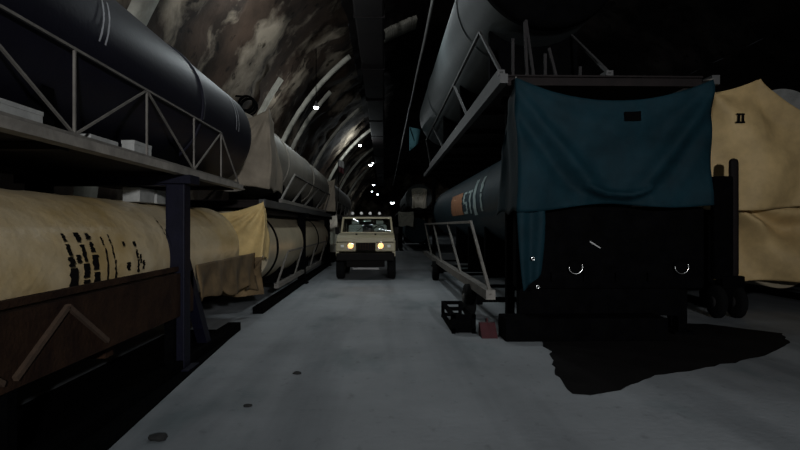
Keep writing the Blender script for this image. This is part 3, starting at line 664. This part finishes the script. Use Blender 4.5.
for sx in (-1, 1):
    mm = MB(); jbox(mm, sx*1.0-0.07, sx*1.0+0.07, 1.35, 1.4, 1.42, 1.66, 0.015); mo = mm.build('side_mirror', M['jeepdark'], jp)
    MB().bar(J(sx*0.86, 1.4, 1.46), J(sx*1.0, 1.38, 1.5), 0.025).build('mirror_arm', M['jeepdark'], mo)
    MB().box(JX+sx*0.8-0.06, JX+sx*0.8+0.06, JY+4.30, JY+4.33, 0.8, 0.95).build('tail_light', M['taillamp'], jp)
dd = MB(); dd.box(JX+0.93, JX+1.06, JY+1.5, JY+2.3, 0.85, 1.55, 0.03); dd.build('door_panel', M['jeepdark'], jp)

# ------------------------------------------------------------------ bits on the floor and the wall
for k, (x, y, s_, lab) in enumerate(((-1.79, 4.67, 0.055, 'largest dark stone on the floor at bottom left of the aisle'), (-1.28, 5.5, 0.03, 'small dark stone further up the aisle floor'), (-1.0, 6.7, 0.035, 'small dark chip on the floor farthest of three stones'))):
    mb = MB(); r = bmesh.ops.create_icosphere(mb.bm, subdivisions=2, radius=s_)
    for v in mb.bm.verts:
        v.co *= 1 + 0.35*noise.noise(v.co*30 + Vector((k, 0, 0))); v.co.x *= 1.5; v.co.z = max(-s_*0.35, v.co.z*0.6)
        v.co += Vector((x, y, s_*0.35))
    tag(mb.build('stone', M['stone'], origin=(x, y, 0)), lab, 'stone')
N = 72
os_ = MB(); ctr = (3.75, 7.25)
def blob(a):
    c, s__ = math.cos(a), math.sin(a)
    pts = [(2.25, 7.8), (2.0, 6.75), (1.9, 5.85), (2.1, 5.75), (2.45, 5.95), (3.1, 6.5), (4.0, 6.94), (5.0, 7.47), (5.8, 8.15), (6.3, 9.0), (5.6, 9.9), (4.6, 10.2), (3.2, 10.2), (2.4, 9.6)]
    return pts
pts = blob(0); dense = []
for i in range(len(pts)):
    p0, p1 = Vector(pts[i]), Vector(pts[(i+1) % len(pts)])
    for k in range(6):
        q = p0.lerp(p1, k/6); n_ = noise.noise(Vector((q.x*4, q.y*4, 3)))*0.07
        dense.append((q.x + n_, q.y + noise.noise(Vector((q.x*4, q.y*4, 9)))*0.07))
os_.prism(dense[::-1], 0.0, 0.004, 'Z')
tag(os_.build('floor_patch', M['blackpatch'], origin=(3.75, 7.25, 0)), 'large ragged black patch on the floor before the right trailer', 'dark_area')  # thin flat black sheet with a ragged outline
cc = thing('cable_coil', 'black coil of cable hung on the rock wall above the navy canister', 'cable', (-4.35, 17.8, 5.3))
for k in range(4): MB().torus((-4.2+0.02*k, 17.8+0.05*k, 5.45-0.03*k), 0.22+0.025*(k % 2), 0.03, 'Y', 26, 6).build('cable_turn', M['black'], cc)
MB().bar((-4.7, 17.9, 5.70), (-4.2, 17.9, 5.66), 0.05).build('wall_hook', M['black'], cc)

# ------------------------------------------------------------------ lamps
def vault_z(x): return VZ + math.sqrt(VR**2 - (x-VX)**2)
def lamp(label, x, y, z, power, size=0.17, col=(0.88, 0.97, 1.0), spread=180, group=None, kind='AREA'):
    t = thing('pendant_lamp', label, 'lamp', (x, y, z), group)
    zt = vault_z(x) + 0.25
    MB().tube([(x, y, z+0.2), (x, y, zt)], 0.015, 6).build('drop_rod', M['black'], t)
    hs = MB(); hs.lathe([(z+0.04, size*1.25), (z+0.12, size*0.9), (z+0.2, size*0.35), (z+0.26, size*0.3)], (x, y, 0), 'Z', 20); hs.build('lamp_housing', M['housing'], t)
    ln = MB(); ln.lathe([(z-size*0.62, 0.02), (z-size*0.5, size*0.5), (z-size*0.2, size*0.9), (z+0.045, size)], (x, y, 0), 'Z', 20); ln.build('lens', M['lamp'], t)
    if power:
        L = bpy.data.lights.new('bulb_light', kind); L.energy = power; L.color = col
        if kind == 'AREA': L.shape = 'DISK'; L.size = size*2.6; L.spread = math.radians(spread)
        else: L.shadow_soft_size = size
        o = bpy.data.objects.new('bulb_light', L); C.objects.link(o); o.parent = t; o.location = (0, 0, -size*0.62-(0.03 if kind == 'AREA' else 0.3))
    return t
lamp('pendant lamp over the aisle above the viewer', -1.25, 7.5, 7.5, 36)
lamp('pendant lamp over the aisle above the second left rack', -2.2, 14.8, 7.62, 240, kind='POINT')
lamp('brightest pendant lamp near the left wall ribs', -2.52, 21.6, 6.08, 95, 0.085, kind='POINT')
lamp('pendant lamp high over the far end of the jeep aisle', -1.82, 44, 7.8, 200, 0.12, kind='POINT')
lamp('unseen fill lamp added over the aisle before the jeep', 0.5, 15.0, 7.95, 70, spread=130)  # extra lamp added out of view to brighten the middle of the aisle floor
lamp('small distant pendant lamp just left of the far chain', -2.0, 96, 7.4, 20, 0.14)
lamp('tiny distant pendant lamp at the top of the far chain', -1.35, 70, 9.3, 20, 0.1)
lamp('bright pendant lamp below the duct in the distance', -1.38, 60, 8.0, 80, 0.2)
lamp('distant pendant lamp low beneath the duct', -1.4, 78, 7.2, 60, 0.16)
lamp('distant pendant lamp lowest of the far chain', -1.0, 90, 6.6, 50, 0.18)
lamp('bright low lamp over the far end of the aisle right of the jeep', 1.15, 80, 4.9, 80, 0.3)
lamp('unseen fill lamp added over the open floor before the right racks', 4.6, 5.2, 7.0, 5)  # extra lamp added out of view to light the left rack from the right
lamp('pendant lamp over the rear of the right racks', 6.6, 18.0, 9.2, 6)
fs_ = thing('fill_lamp', 'unseen fill lamp added on a tripod behind the viewer', 'lamp', (3.0, -8.0, 0))  # unseen lamp added to light racks and tarpaulins from the front
MB().tube([(3, -8, 0.9), (3, -8, 3.7)], 0.03, 10).build('mast', M['greysteel'], fs_)
for k in range(3):
    a = 2*PI*k/3; MB().tube([(3, -8, 1.2), (3+0.7*math.cos(a), -8+0.7*math.sin(a), 0.02)], 0.02, 8).build('leg', M['greysteel'], fs_)
MB().box(2.75, 3.25, -8.2, -8.0, 3.7, 4.1, 0.03).build('lamp_housing', M['housing'], fs_)  # housing of the added unseen fill lamp
MB().box(2.78, 3.22, -8.0, -7.98, 3.73, 4.07).build('lens', M['lamp'], fs_)  # lens of the added unseen fill lamp
L = bpy.data.lights.new('fill_beam', 'AREA'); L.shape = 'RECTANGLE'; L.size = 0.44; L.size_y = 0.34; L.energy = 240; L.color = (0.95, 0.97, 1.0); L.spread = math.radians(64)
o = bpy.data.objects.new('fill_beam', L); C.objects.link(o); o.parent = fs_; o.location = (0, 0.05, 3.9); o.rotation_euler = (math.radians(87), 0, math.radians(7))
# a dim warm pool where the jeep lamps shine
for x in (-0.47, 0.47):
    L = bpy.data.lights.new('headlight_beam', 'SPOT'); L.energy = 6; L.color = (1, 0.62, 0.28); L.spot_size = math.radians(70); L.spot_blend = 0.8; L.shadow_soft_size = 0.08
    o = bpy.data.objects.new('headlight_beam', L); C.objects.link(o); o.parent = jp
    o.location = (x, -0.14, 1.08); o.rotation_euler = (math.radians(84), 0, PI)

# ------------------------------------------------------------------ world, camera, view
w = bpy.data.worlds.new('dark'); bpy.context.scene.world = w; w.use_nodes = True
w.node_tree.nodes['Background'].inputs[0].default_value = (0.01, 0.011, 0.013, 1)
w.node_tree.nodes['Background'].inputs[1].default_value = 1.0
cam = bpy.data.cameras.new('camera'); co = bpy.data.objects.new('camera', cam); C.objects.link(co)
co.location = (0, 0, 1.7); co.rotation_euler = (math.radians(90.1), 0, math.radians(-1.58))
cam.sensor_width = 36; cam.lens = 36*580/800; cam.clip_end = 300
sc = bpy.context.scene; sc.camera = co
sc.view_settings.view_transform = 'Standard'; sc.view_settings.look = 'None'
sc.view_settings.exposure = -0.2; sc.view_settings.gamma = 1.0; sc.view_settings.use_curve_mapping = False
